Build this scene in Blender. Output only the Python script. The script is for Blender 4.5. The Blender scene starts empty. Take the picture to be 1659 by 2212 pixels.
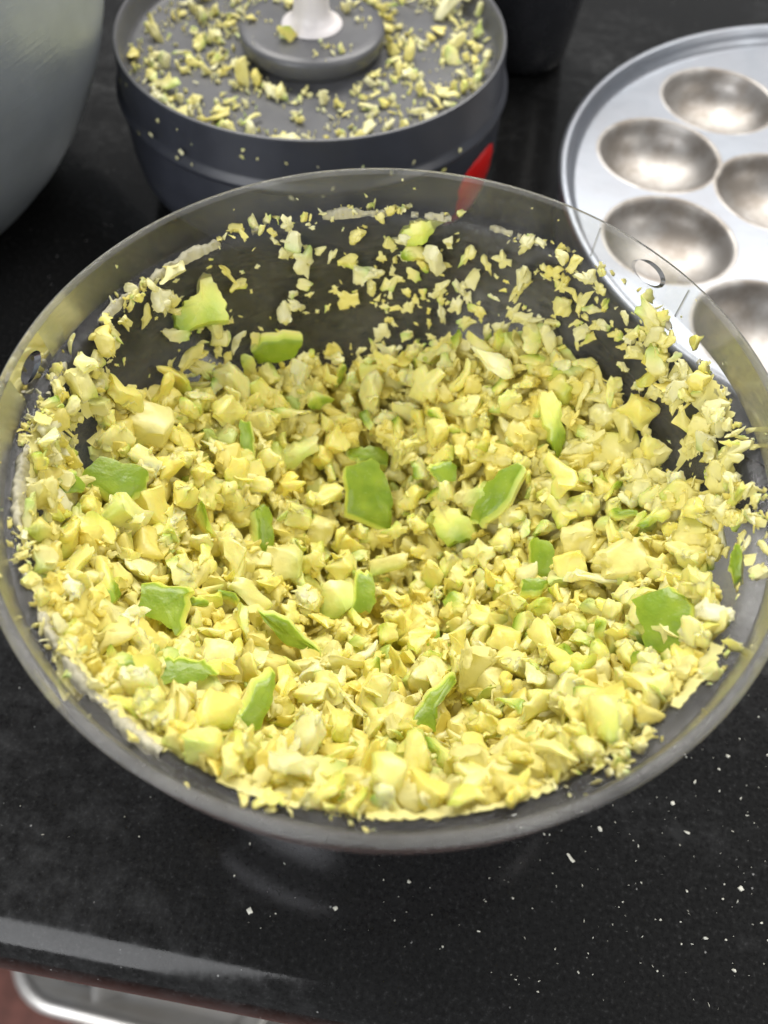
import bpy, bmesh, math, random
import numpy as np
from mathutils import Vector, Matrix, noise, Euler

R = math.radians
scene = bpy.context.scene
C = scene.collection

# ------------------------------------------------------------------ camera
CAM_POS = Vector((-0.0007, -0.0890, 0.1951))
PITCH, ROLL, FPX = 1.00638, 0.05471, 1750.0      # depression, roll, focal length in 1659-wide pixels
cam_d = bpy.data.cameras.new('camera')
cam = bpy.data.objects.new('camera', cam_d); C.objects.link(cam)
CAM_ROT = Matrix.Rotation(math.pi/2 - PITCH, 3, 'X') @ Matrix.Rotation(ROLL, 3, 'Z')
cam.matrix_world = Matrix.Translation(CAM_POS) @ CAM_ROT.to_4x4()
cam_d.sensor_fit = 'HORIZONTAL'; cam_d.sensor_width = 36.0
cam_d.lens = 36.0 * FPX / 1659.0
cam_d.clip_start = 0.005; cam_d.clip_end = 20
cam_d.dof.use_dof = True
cam_d.dof.focus_distance = 0.158
cam_d.dof.aperture_fstop = 19.0
scene.camera = cam

# ------------------------------------------------------------------ world and lamps
world = bpy.data.worlds.new('World'); scene.world = world; world.use_nodes = True
bg = world.node_tree.nodes['Background']
bg.inputs[0].default_value = (0.95, 0.97, 1.0, 1); bg.inputs[1].default_value = 0.30

def area(name, loc, target, sx, sy, power, col):
    l = bpy.data.lights.new(name, 'AREA'); l.shape = 'RECTANGLE'; l.size = sx; l.size_y = sy
    l.energy = power; l.color = col
    o = bpy.data.objects.new(name, l); C.objects.link(o); o.location = loc
    o.rotation_euler = (Vector(target) - Vector(loc)).to_track_quat('-Z', 'Y').to_euler()
    return o
area('ceiling_light', (0.05, 1.25, 1.68), (0, 0.02, 0), 2.4, 0.75, 66.0, (1.0, 0.965, 0.91))
area('window_light', (-0.85, -1.15, 0.85), (0, 0.05, 0.1), 1.0, 1.2, 21.0, (0.97, 0.98, 1.0))
area('side_window_light', (1.25, -0.50, 0.95), (0.1, 0.1, 0), 0.5, 0.8, 7.0, (1.0, 0.97, 0.92))

vs = scene.view_settings
scene.display_settings.display_device = 'sRGB'
vs.view_transform = 'Standard'; vs.look = 'None'; vs.exposure = 0.0; vs.gamma = 1.0; vs.use_curve_mapping = False
scene.render.engine = 'CYCLES'
cy = scene.cycles
cy.max_bounces = 8; cy.diffuse_bounces = 5; cy.glossy_bounces = 3; cy.transmission_bounces = 2
cy.transparent_max_bounces = 16
cy.use_adaptive_sampling = True; cy.adaptive_threshold = 0.03
cy.caustics_reflective = False; cy.caustics_refractive = False
cy.sample_clamp_indirect = 4.0
try:
    cy.use_denoising = True; cy.denoiser = 'OPENIMAGEDENOISE'
except Exception:
    pass

# ------------------------------------------------------------------ helpers
def tag(o, label=None, cat=None, group=None, kind=None):
    if label: o['label'] = label
    if cat: o['category'] = cat
    if group: o['group'] = group
    if kind: o['kind'] = kind
    return o

def empty(name, loc=(0, 0, 0), rz=0.0):
    o = bpy.data.objects.new(name, None); C.objects.link(o)
    o.location = loc; o.rotation_euler = (0, 0, rz); o.empty_display_size = 0.01
    return o

def mesh_obj(name, me, mat, parent=None):
    o = bpy.data.objects.new(name, me); C.objects.link(o)
    if mat is not None:
        me.materials.clear(); me.materials.append(mat)
    if parent is not None: o.parent = parent
    return o

def from_bm(name, bm, mat, parent=None, smooth=True, sharp=None):
    me = bpy.data.meshes.new(name)
    bmesh.ops.recalc_face_normals(bm, faces=bm.faces[:])
    bm.to_mesh(me); bm.free()
    if smooth:
        for p in me.polygons: p.use_smooth = True
        if sharp: me.set_sharp_from_angle(angle=R(sharp))
    return mesh_obj(name, me, mat, parent)

def lathe(bm, prof, seg=160, a0=0.0, a1=360.0, close=False, cx=0.0, cy_=0.0):
    """Revolve (r, z) points; a profile point with r == 0 becomes a pole."""
    full = abs(a1 - a0) >= 359.99
    n = seg if full else seg + 1
    rings = []
    for (r, z) in prof:
        if r < 1e-9:
            rings.append([bm.verts.new((cx, cy_, z))])
        else:
            rings.append([bm.verts.new((cx + r*math.cos(R(a0 + (a1-a0)*i/seg)), cy_ + r*math.sin(R(a0 + (a1-a0)*i/seg)), z)) for i in range(n)])
    m = len(rings)
    uv = bm.loops.layers.uv.verify()
    for k in range(m if close else m - 1):
        A, B = rings[k], rings[(k+1) % m]
        for i in range(seg):
            j = (i+1) % n if full else i+1
            if len(A) == 1 and len(B) == 1: continue
            if len(A) == 1: f = bm.faces.new((A[0], B[i], B[j])); us = ((i+.5)/seg, i/seg, (i+1)/seg); vv = (k, k+1, k+1)
            elif len(B) == 1: f = bm.faces.new((A[i], B[0], A[j])); us = (i/seg, (i+.5)/seg, (i+1)/seg); vv = (k, k+1, k)
            else: f = bm.faces.new((A[i], B[i], B[j], A[j])); us = (i/seg, i/seg, (i+1)/seg, (i+1)/seg); vv = (k, k+1, k+1, k)
            for l, u, v in zip(f.loops, us, vv): l[uv].uv = (u, v/m)
    return rings

def arc(cx_, cz, r, a0, a1, n):
    return [(cx_ + r*math.cos(R(a0 + (a1-a0)*i/n)), cz + r*math.sin(R(a0 + (a1-a0)*i/n))) for i in range(n+1)]

def ray(px, py):
    d = Vector(((px - 829.5)/FPX, -(py - 1106.0)/FPX, -1.0))
    return (CAM_ROT @ d).normalized()
def on_z(px, py, z):
    d = ray(px, py); return CAM_POS + d * ((z - CAM_POS.z)/d.z)

# ------------------------------------------------------------------ materials
def new_mat(name):
    m = bpy.data.materials.new(name); m.use_nodes = True
    nt = m.node_tree
    return m, nt, nt.nodes, nt.links, nt.nodes['Principled BSDF']
def node(N, t, **kw):
    n = N.new(t)
    for k, v in kw.items(): setattr(n, k, v)
    return n
def ramp(N, stops, interp='LINEAR'):
    n = N.new('ShaderNodeValToRGB'); cr = n.color_ramp; cr.interpolation = interp
    while len(cr.elements) < len(stops): cr.elements.new(0.5)
    for e, (p, c) in zip(cr.elements, stops):
        e.position = p; e.color = c if len(c) == 4 else (*c, 1)
    return n
def ntex(N, L, coord, scale, detail=4, rough=0.55, dist=0.0):
    n = N.new('ShaderNodeTexNoise'); n.inputs['Scale'].default_value = scale
    n.inputs['Detail'].default_value = detail; n.inputs['Roughness'].default_value = rough
    n.inputs['Distortion'].default_value = dist
    if coord is not None: L.new(coord, n.inputs['Vector'])
    return n
def bump(N, L, h, dist, strength=1.0, prev=None):
    b = N.new('ShaderNodeBump'); b.inputs['Distance'].default_value = dist; b.inputs['Strength'].default_value = strength
    L.new(h, b.inputs['Height'])
    if prev is not None: L.new(prev, b.inputs['Normal'])
    return b.outputs[0]
def mapping(N, L, coord, scale):
    mp = N.new('ShaderNodeMapping'); mp.inputs['Scale'].default_value = scale
    L.new(coord, mp.inputs['Vector']); return mp.outputs[0]
def math_n(N, L, op, a, b=None, clamp=False):
    n = N.new('ShaderNodeMath'); n.operation = op; n.use_clamp = clamp
    for i, v in enumerate((a, b)):
        if v is None: continue
        if isinstance(v, (int, float)): n.inputs[i].default_value = v
        else: L.new(v, n.inputs[i])
    return n.outputs[0]
def mix_c(N, L, f, a, b):
    n = N.new('ShaderNodeMix'); n.data_type = 'RGBA'
    for s, v in ((n.inputs[0], f), (n.inputs[6], a), (n.inputs[7], b)):
        if isinstance(v, (int, float)): s.default_value = v
        elif isinstance(v, tuple): s.default_value = (*v, 1) if len(v) == 3 else v
        else: L.new(v, s)
    return n.outputs[2]

def fruit_material(name, pale=0.0, sss=0.0, thin=0.27):
    m, nt, N, L, B = new_mat(name)
    tone = node(N, 'ShaderNodeAttribute', attribute_name='tone').outputs['Fac']
    peel = node(N, 'ShaderNodeAttribute', attribute_name='peel').outputs['Fac']
    info = N.new('ShaderNodeObjectInfo').outputs['Random']
    pos = N.new('ShaderNodeNewGeometry').outputs['Position']
    n1 = ntex(N, L, pos, 230, 1)
    w = math_n(N, L, 'SUBTRACT', n1.outputs[0], 0.5)
    t = math_n(N, L, 'ADD', math_n(N, L, 'MULTIPLY', tone, 0.60), math_n(N, L, 'MULTIPLY', info, 0.25))
    t = math_n(N, L, 'ADD', t, math_n(N, L, 'MULTIPLY', w, 0.5))
    t = math_n(N, L, 'ADD', t, pale + 0.06, True)
    fl = ramp(N, [(0.0, (0.94, 0.80, 0.17)), (0.35, (0.96, 0.87, 0.28)), (0.7, (0.96, 0.905, 0.41)), (1.0, (0.95, 0.92, 0.60))])
    L.new(t, fl.inputs[0])
    p = math_n(N, L, 'ADD', peel, math_n(N, L, 'MULTIPLY', math_n(N, L, 'MULTIPLY', w, peel), 0.5), True)
    pr = ramp(N, [(0.0, (1, 1, 1)), (0.30, (0.82, 0.95, 0.75)), (0.60, (0.56, 0.74, 0.36)), (0.85, (0.30, 0.50, 0.14))])
    L.new(p, pr.inputs[0])
    mm = node(N, 'ShaderNodeMix', data_type='RGBA', blend_type='MULTIPLY'); mm.inputs[0].default_value = 1
    L.new(fl.outputs[0], mm.inputs[6]); L.new(pr.outputs[0], mm.inputs[7])
    skin = ramp(N, [(0.3, (0.200, 0.310, 0.012)), (0.7, (0.315, 0.425, 0.030))]); L.new(n1.outputs[0], skin.inputs[0])
    vo = N.new('ShaderNodeTexVoronoi'); vo.inputs['Scale'].default_value = 900; L.new(pos, vo.inputs['Vector'])
    dots = ramp(N, [(0.10, (1, 1, 1)), (0.22, (0, 0, 0))]); L.new(vo.outputs['Distance'], dots.inputs[0])
    skc = mix_c(N, L, math_n(N, L, 'MULTIPLY', dots.outputs[0], 0.30), skin.outputs[0], (0.42, 0.52, 0.16))
    sf = ramp(N, [(0.72, (0, 0, 0)), (0.92, (1, 1, 1))]); L.new(p, sf.inputs[0])
    col = mix_c(N, L, sf.outputs[0], mm.outputs[2], skc)
    L.new(col, B.inputs['Base Color'])
    B.inputs['Roughness'].default_value = 0.36
    B.inputs['Specular IOR Level'].default_value = 0.55
    if sss > 0:
        B.inputs['Subsurface Weight'].default_value = sss
        B.inputs['Subsurface Radius'].default_value = (1.0, 0.75, 0.25)
        B.inputs['Subsurface Scale'].default_value = 0.0013
    f1 = ntex(N, L, pos, 620, 2, 0.6)
    nb = bump(N, L, f1.outputs[0], 0.0006, 0.28)
    L.new(nb, B.inputs['Normal'])
    # juicy flesh lets light through: part of the light passes in and out again
    tl = N.new('ShaderNodeBsdfTranslucent'); L.new(col, tl.inputs['Color']); L.new(nb, tl.inputs['Normal'])
    ms = N.new('ShaderNodeMixShader'); ms.inputs[0].default_value = thin
    L.new(B.outputs[0], ms.inputs[1]); L.new(tl.outputs[0], ms.inputs[2])
    L.new(ms.outputs[0], N['Material Output'].inputs['Surface'])
    return m

M = {}
M['fruit'] = fruit_material('mango_flesh')
M['fruit_pale'] = fruit_material('mango_shred_flesh', 0.26)
M['fruit_juicy'] = fruit_material('juicy_mango_flesh', 0.0, 0.55, 0.16)
M['fruit_solid'] = fruit_material('mango_peel_and_flesh', 0.0, 0.4, 0.05)

def clear_plastic(name='clear_plastic', h0=0.025, h1=0.15, hc=(0.52, 0.51, 0.48, 1)):
    m, nt, N, L, B = new_mat(name)
    out = N['Material Output']
    uvn = N.new('ShaderNodeUVMap').outputs[0]
    streak = ntex(N, L, mapping(N, L, uvn, (26, 160, 1)), 3.0, 5, 0.6)
    blot = ntex(N, L, N.new('ShaderNodeTexCoord').outputs['Object'], 55, 4, 0.6)
    h = math_n(N, L, 'MULTIPLY', streak.outputs[0], blot.outputs[0])
    haze = ramp(N, [(0.18, (h0,)*3), (0.42, (h1,)*3)]); L.new(h, haze.inputs[0])
    lw = N.new('ShaderNodeLayerWeight'); lw.inputs[0].default_value = 0.5
    tint = ramp(N, [(0.0, (0.94, 0.945, 0.94)), (0.7, (0.86, 0.86, 0.855)), (1.0, (0.45, 0.45, 0.45))]); L.new(lw.outputs['Facing'], tint.inputs[0])
    tr = N.new('ShaderNodeBsdfTransparent'); L.new(tint.outputs[0], tr.inputs[0])
    gl = N.new('ShaderNodeBsdfGlossy'); gl.inputs['Roughness'].default_value = 0.10; gl.inputs['Color'].default_value = (0.75, 0.75, 0.78, 1)
    fr = N.new('ShaderNodeFresnel'); fr.inputs[0].default_value = 1.32
    bmp = bump(N, L, streak.outputs[0], 0.0004, 0.25)
    L.new(bmp, gl.inputs['Normal'])
    m1 = N.new('ShaderNodeMixShader'); L.new(fr.outputs[0], m1.inputs[0]); L.new(tr.outputs[0], m1.inputs[1]); L.new(gl.outputs[0], m1.inputs[2])
    df = N.new('ShaderNodeBsdfDiffuse'); df.inputs[0].default_value = hc
    m2 = N.new('ShaderNodeMixShader'); L.new(haze.outputs[0], m2.inputs[0]); L.new(m1.outputs[0], m2.inputs[1]); L.new(df.outputs[0], m2.inputs[2])
    L.new(m2.outputs[0], out.inputs['Surface'])
    N.remove(B)
    return m
M['clear'] = clear_plastic()
M['rim'] = clear_plastic('frosted_rim_plastic', 0.10, 0.24, (0.62, 0.61, 0.58, 1))

def granite():
    m, nt, N, L, B = new_mat('black_granite')
    tc = N.new('ShaderNodeTexCoord').outputs['Object']
    fine = ntex(N, L, tc, 900, 3, 0.7); med = ntex(N, L, tc, 120, 5, 0.6)
    base = ramp(N, [(0.35, (0.006, 0.006, 0.006)), (0.60, (0.013, 0.013, 0.013)), (0.78, (0.045, 0.045, 0.046))]); L.new(fine.outputs[0], base.inputs[0])
    # dried-water smears and wiped film
    sm = ntex(N, L, mapping(N, L, tc, (1.0, 2.2, 1)), 26, 6, 0.65, 0.6)
    sm2 = ntex(N, L, tc, 210, 5, 0.7)
    big = ntex(N, L, tc, 7.5, 2, 0.5)
    f = math_n(N, L, 'MULTIPLY', sm.outputs[0], sm2.outputs[0])
    f = math_n(N, L, 'MULTIPLY', f, big.outputs[0])
    film = ramp(N, [(0.12, (0, 0, 0)), (0.30, (1, 1, 1))]); L.new(f, film.inputs[0])
    col = mix_c(N, L, math_n(N, L, 'MULTIPLY', film.outputs[0], 0.20), base.outputs[0], (0.17, 0.175, 0.18))
    # dust-fine flour specks
    vo = N.new('ShaderNodeTexVoronoi'); vo.inputs['Scale'].default_value = 330; L.new(tc, vo.inputs['Vector'])
    sp = ramp(N, [(0.05, (1, 1, 1)), (0.10, (0, 0, 0))]); L.new(vo.outputs['Distance'], sp.inputs[0])
    spm = math_n(N, L, 'MULTIPLY', sp.outputs[0], math_n(N, L, 'GREATER_THAN', med.outputs[0], 0.56))
    col = mix_c(N, L, math_n(N, L, 'MULTIPLY', spm, 0.55), col, (0.42, 0.42, 0.41))
    L.new(col, B.inputs['Base Color'])
    rr = ramp(N, [(0.0, (0.10,)*3), (1.0, (0.30,)*3)]); L.new(film.outputs[0], rr.inputs[0])
    L.new(rr.outputs[0], B.inputs['Roughness'])
    B.inputs['Specular IOR Level'].default_value = 0.28
    L.new(bump(N, L, sm2.outputs[0], 0.0003, 0.12), B.inputs['Normal'])
    return m
M['granite'] = granite()

def metal(name, col, rough, stain=None, stain_amt=0.0, brush=(60, 60, 60), bmp=0.15, scale=30, rvar=0.12, met=1.0, sr=(0.36, 0.66)):
    m, nt, N, L, B = new_mat(name)
    tc = N.new('ShaderNodeTexCoord').outputs['Object']
    a = ntex(N, L, mapping(N, L, tc, brush), 4, 5, 0.65)
    b = ntex(N, L, tc, scale, 5, 0.6)
    B.inputs['Metallic'].default_value = met
    c = col
    if stain is not None:
        f = ramp(N, [(sr[0], (0, 0, 0)), (sr[1], (1, 1, 1))]); L.new(b.outputs[0], f.inputs[0])
        c = mix_c(N, L, math_n(N, L, 'MULTIPLY', f.outputs[0], stain_amt), col, stain)
        L.new(c, B.inputs['Base Color'])
    else:
        B.inputs['Base Color'].default_value = (*col, 1)
    rr = math_n(N, L, 'ADD', math_n(N, L, 'MULTIPLY', math_n(N, L, 'ADD', a.outputs[0], b.outputs[0]), rvar), rough - rvar)
    L.new(rr, B.inputs['Roughness'])
    nb = bump(N, L, a.outputs[0], 0.0004, bmp)
    nb = bump(N, L, b.outputs[0], 0.001, bmp*0.7, nb)
    L.new(nb, B.inputs['Normal'])
    return m
M['tray'] = metal('pressed_aluminium', (0.35, 0.375, 0.42), 0.42, (0.29, 0.295, 0.32), 0.6, (40, 40, 40), 0.10, 40)
M['cavity'] = metal('stained_aluminium', (0.44, 0.42, 0.40), 0.50, (0.27, 0.24, 0.21), 0.95, (50, 50, 50), 0.16, 75, 0.16, 0.75, (0.40, 0.62))
M['pot'] = metal('brushed_aluminium', (0.64, 0.70, 0.75), 0.38, (0.47, 0.52, 0.56), 0.8, (14, 14, 260), 0.35, 24, 0.12, 0.55)
M['steel'] = metal('stainless_steel', (0.78, 0.77, 0.75), 0.34, (0.62, 0.57, 0.50), 0.6, (10, 10, 10), 0.08, 12, 0.12, 0.75)

def plastic(name, col, rough, var=0.25, bmp=0.1, spec=0.5, coat=0.0):
    m, nt, N, L, B = new_mat(name)
    tc = N.new('ShaderNodeTexCoord').outputs['Object']
    a = ntex(N, L, tc, 70, 5, 0.6)
    r_ = ramp(N, [(0.3, tuple(c*(1-var) for c in col)), (0.7, tuple(min(1, c*(1+var)) for c in col))]); L.new(a.outputs[0], r_.inputs[0])
    L.new(r_.outputs[0], B.inputs['Base Color'])
    rr = math_n(N, L, 'ADD', math_n(N, L, 'MULTIPLY', a.outputs[0], 0.2), rough - 0.1); L.new(rr, B.inputs['Roughness'])
    B.inputs['Specular IOR Level'].default_value = spec
    B.inputs['Coat Weight'].default_value = coat
    f = ntex(N, L, tc, 800, 3); L.new(bump(N, L, f.outputs[0], 0.0002, bmp), B.inputs['Normal'])
    return m
M['grey'] = plastic('grey_plastic', (0.100, 0.102, 0.110), 0.38, 0.14)
M['grey_dark'] = plastic('dark_grey_plastic', (0.034, 0.037, 0.048), 0.36, 0.18)
M['white'] = plastic('white_plastic', (0.80, 0.76, 0.76), 0.35, 0.04)
M['red'] = plastic('red_plastic', (0.62, 0.012, 0.010), 0.30, 0.1)
M['black'] = plastic('black_plastic', (0.026, 0.027, 0.031), 0.26, 0.2, 0.03, 0.9)
M['floor'] = plastic('red_oxide_floor', (0.22, 0.085, 0.065), 0.5, 0.25)
M['crumb'] = plastic('dried_crumb', (0.72, 0.71, 0.62), 0.6, 0.08)
M['residue'] = plastic('mango_residue', (0.50, 0.47, 0.33), 0.5, 0.3, 0.9)

# ------------------------------------------------------------------ the setting: counter, floor
EDGE_ANG = R(-6.6)
def build_counter():
    # profile across the front edge (local y points away from the viewer), bullnose nose at y = 0
    r = 0.013; T = 0.034
    prof = [(2.2, 0.0)]
    prof += [(0.30, 0.0), (0.12, 0.0), (0.05, 0.0), (0.03, 0.0)]
    prof += [(r - r*math.sin(R(a)), -r + r*math.cos(R(a))) for a in range(0, 91, 9)]
    prof += [(r - r*math.cos(R(a)), -(T - r) - r*math.sin(R(a))) for a in range(0, 91, 15)]
    prof += [(2.2, -T)]
    bm = bmesh.new()
    xs = [-1.6, -0.3, -0.15, 0.0, 0.15, 0.3, 1.6]
    rows = [[bm.verts.new((x, y, z)) for (y, z) in prof] for x in xs]
    for a, b in zip(rows, rows[1:]):
        for i in range(len(prof)-1): bm.faces.new((a[i], a[i+1], b[i+1], b[i]))
    o = from_bm('counter', bm, M['granite'], sharp=40)
    o.location = (0.0, -0.0915, 0.0); o.rotation_euler = (0, 0, EDGE_ANG)
    tag(o, 'polished black granite counter with rounded front edge', None, None, 'structure')
build_counter()
bm = bmesh.new()
for v in ((-2, -2, -0.80), (2, -2, -0.80), (2, 1.0, -0.80), (-2, 1.0, -0.80)): bm.verts.new(v)
bm.faces.new(bm.verts[:]); tag(from_bm('floor', bm, M['floor'], smooth=False), 'red-brown floor below the counter', None, None, 'structure')

# ------------------------------------------------------------------ the clear chopper bowl
RB0, ZB0, RB1, ZB1 = 0.0535, 0.008, 0.0645, 0.0772       # inner wall: foot and ledge
def r_wall(z): return RB0 + (RB1 - RB0) * min(max((z - ZB0)/(ZB1 - ZB0), -0.2), 1.05)
bowl = empty('chopper_bowl')
tag(bowl, 'clear plastic chopper bowl full of chopped green mango on the black counter', 'bowl')
bm = bmesh.new()
lathe(bm, [(0, 0.0042), (0.035, 0.0042), (0.049, 0.0045), (0.0525, 0.006), (RB0, ZB0), (0.0572, 0.031), (0.0608, 0.054), (0.0640, 0.0755), (RB1, ZB1),
           (0.0655, 0.0777), (0.0668, 0.0778), (0.0673, 0.0782)], 192)
lathe(bm, [(0, 0.0018), (0.046, 0.0018), (0.048, 0.0), (0.052, 0.0003), (0.0555, 0.005), (0.0590, 0.031), (0.0626, 0.054), (0.0656, 0.0735), (0.0668, 0.0752), (0.0692, 0.0760)], 192)
from_bm('bowl_wall', bm, M['clear'], bowl)

# collar with two oval locking slots cut through it
CI = [(0.0673, 0.0782), (0.0681, 0.0850)]; CO = [(0.0692, 0.0760), (0.0700, 0.0847)]
def col_pt(side, th, v):
    (r0, z0), (r1, z1) = (CI if side == 0 else CO)
    z0_, z1_ = z0, z1
    r = r0 + (r1 - r0)*v; z = z0_ + (z1_ - z0_)*v
    return (r*math.cos(th), r*math.sin(th), z)
SLOTS = [R(41.5), R(171.5)]
HW = R(5.0)
bm = bmesh.new(); uvl = bm.loops.layers.uv.verify()
def quad(vs_, u):
    f = bm.faces.new(vs_)
    for l, q in zip(f.loops, u): l[uvl].uv = q
for side in (0, 1):
    angs = []
    cuts = sorted([s - HW for s in SLOTS] + [s + HW for s in SLOTS])
    spans = [(cuts[1], cuts[2]), (cuts[3], cuts[0] + 2*math.pi)]
    for a, b in spans:
        n = max(8, int((b - a)/R(2)))
        row = [[bm.verts.new(col_pt(side, a + (b-a)*i/n, v)) for v in (0, .33, .66, 1)] for i in range(n+1)]
        for i in range(n):
            for k in range(3):
                u0, u1 = (a + (b-a)*i/n)/6.283, (a + (b-a)*(i+1)/n)/6.283
                quad((row[i][k], row[i+1][k], row[i+1][k+1], row[i][k+1]), ((u0, k/3), (u1, k/3), (u1, (k+1)/3), (u0, (k+1)/3)))
slot_rims = []
for s in SLOTS:
    ovals = []
    n = 48
    for side in (0, 1):
        rings = []
        for t in (0.0, 0.5, 1.0):
            ring = []
            for i in range(n):
                a = 2*math.pi*i/n
                ca, sa = math.cos(a), math.sin(a)
                q = 1/max(abs(ca), abs(sa)); rx, ry = ca*q, sa*q          # on the square
                ox, oy = 0.66*ca, 0.58*sa                                 # on the oval
                x = rx + (ox-rx)*t; y = ry + (oy-ry)*t
                ring.append(bm.verts.new(col_pt(side, s + HW*x, 0.5 + 0.5*y*(1 if t == 0 else 1))))
            rings.append(ring)
        for k in range(2):
            for i in range(n):
                j = (i+1) % n
                quad((rings[k][i], rings[k][j], rings[k+1][j], rings[k+1][i]), ((s/6.283, .3),)*4)
        ovals.append(rings[-1])
    for i in range(n):
        j = (i+1) % n
        quad((ovals[0][i], ovals[0][j], ovals[1][j], ovals[1][i]), ((s/6.283, .5),)*4)
    if s == SLOTS[1]: bm.faces.new(ovals[1])      # the left slot is only a blind recess
collar = from_bm('collar', bm, M['clear'], bowl, sharp=50)
bm = bmesh.new()
lathe(bm, [(0.0681, 0.0850), (0.0684, 0.0856), (0.0690, 0.0858), (0.0696, 0.0855), (0.0700, 0.0847)], 192)
from_bm('rim_lip', bm, M['rim'], collar)
# raised seams either side of the locking slots
for th in (R(52.5), R(32.5)):
    bm = bmesh.new()
    for v0, v1, w in ((0.02, 0.98, R(0.16)),):
        P = []
        for dr in (0.0, -0.0003):
            for (t, v) in ((th-w, v0), (th+w, v0), (th+w, v1), (th-w, v1)):
                x, y, z = col_pt(0, t, v); q = 1 + (dr-0.0001)/math.hypot(x, y); P.append(bm.verts.new((x*q, y*q, z)))
        for f in ((0, 1, 2, 3), (4, 5, 6, 7), (0, 1, 5, 4), (1, 2, 6, 5), (2, 3, 7, 6), (3, 0, 4, 7)): bm.faces.new([P[i] for i in f])
    from_bm('seam_rib', bm, M['clear'], collar, smooth=False)

# ------------------------------------------------------------------ chopped pieces: shape library
rnd = random.Random(11)
def nvec(p, s, seed): return noise.noise_vector(Vector(p)*s + Vector((seed*3.1, seed*1.7, seed*0.9)))

def make_chunk(seed, asp, cuts=2, peel=None, jag=0.035):
    """Irregular cut chunk about 1 unit across; peel = (axis, strength) gives one side the green of the skin."""
    rg = random.Random(seed)
    pts = []
    for sx in (-1, 1):
        for sy in (-1, 1):
            for sz in (-1, 1):
                if rg.random() < 0.16: continue
                pts.append(Vector((sx*asp[0]*rg.uniform(.52, 1.05), sy*asp[1]*rg.uniform(.5, 1.1), sz*asp[2]*rg.uniform(.5, 1.1)))*0.5)
    for _ in range(rg.randint(1, 4)):
        v = Vector((rg.gauss(0, 1), rg.gauss(0, 1), rg.gauss(0, 1))).normalized()
        pts.append(Vector((v.x*asp[0], v.y*asp[1], v.z*asp[2]))*rg.uniform(.45, .68))
    bm = bmesh.new()
    for p in pts: bm.verts.new(p)
    bmesh.ops.convex_hull(bm, input=bm.verts[:])
    bmesh.ops.delete(bm, geom=[v for v in bm.verts if not v.link_faces], context='VERTS')
    bmesh.ops.dissolve_limit(bm, angle_limit=R(14), verts=bm.verts[:], edges=bm.edges[:])
    bmesh.ops.bevel(bm, geom=bm.edges[:], offset=0.055, segments=1, profile=0.5, affect='EDGES', clamp_overlap=True)
    bmesh.ops.triangulate(bm, faces=bm.faces[:])
    long_e = [e for e in bm.edges if e.calc_length() > 0.2]
    bmesh.ops.subdivide_edges(bm, edges=long_e, cuts=cuts, use_grid_fill=True)
    bmesh.ops.triangulate(bm, faces=bm.faces[:])
    bm.normal_update()
    mv = {}
    for v in bm.verts:
        sharp = any(len(e.link_faces) == 2 and e.calc_face_angle(0) > 0.3 for e in v.link_edges)
        d = nvec(v.co, 1.9, seed)*0.16 + nvec(v.co, 5.0, seed+5)*0.06
        if sharp: d = d + nvec(v.co, 16.0, seed+9)*jag*1.6
        mv[v] = v.co + d
    for v, c in mv.items(): v.co = c
    V = np.array([v.co[:] for v in bm.verts]); bm.verts.index_update()
    F = np.array([[l.vert.index for l in f.loops] for f in bm.faces])
    bm.free()
    pl = np.zeros(len(V))
    if peel:
        ax = np.array(peel[0], float); ax /= np.linalg.norm(ax)
        d = V @ ax; d = (d - d.min())/(d.max() - d.min())
        pl = np.clip((d - peel[2])/(1 - peel[2]), 0, 1)**1.4 * peel[1]
    return V, F, pl

def make_flake(seed, asp=0.7, thick=0.14, bend=0.25, peel=0.0, teeth=0.10):
    rg = random.Random(seed)
    n = rg.randint(13, 19)
    k = rg.randint(3, 5); ph = rg.uniform(0, 6.3)
    out = []
    cor = sorted(rg.uniform(0, 6.283) for _ in range(k))
    for i in range(n):
        a = 2*math.pi*i/n + rg.uniform(-.1, .1)
        r = 0.5*(0.82 + 0.2*math.cos(k*a + ph) + 0.14*math.cos(2*a + ph*2)) + rg.uniform(-teeth, teeth)*0.5 + (teeth*0.25 if i % 2 else -teeth*0.2)
        out.append((r*math.cos(a), r*math.sin(a)*asp))
    b1, b2 = rg.uniform(-bend, bend)*2, rg.uniform(-bend, bend)*2
    V, F = [], []
    def lift(x, y): return b1*x*x + b2*x*y + 0.6*b2*y*y
    def ring(s, zo, jit):
        i0 = len(V)
        for (x, y) in out:
            V.append((x*s + rg.gauss(0, .008), y*s + rg.gauss(0, .008), lift(x*s, y*s) + zo*rg.uniform(.5, 1.3) + rg.gauss(0, jit)))
        return i0
    t = thick
    c0 = len(V); V.append((0, 0, t*rg.uniform(.6, 1.2)))
    r1 = ring(0.55, t*0.75, t*.22); r2 = ring(0.92, t*0.42, t*.16); r3 = ring(1.0, 0.0, t*.1); r4 = ring(0.9, -t*0.35, t*.1)
    c1 = len(V); V.append((0, 0, -t*0.6))
    for i in range(n):
        j = (i+1) % n
        F.append((c0, r1+i, r1+j))
        for a, b in ((r1, r2), (r2, r3), (r3, r4)): F.append((a+i, b+i, b+j)); F.append((a+i, b+j, a+j))
        F.append((r4+i, c1, r4+j))
    V = np.array(V); F = np.array(F)
    pl = np.zeros(len(V))
    if peel > 0:
        ang = rg.uniform(0, 6.3); d = V[:, 0]*math.cos(ang) + V[:, 1]*math.sin(ang)
        d = (d - d.min())/(d.max() - d.min()); pl = np.clip((d - 0.55)/0.45, 0, 1)*peel
    return V, F, pl

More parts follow.
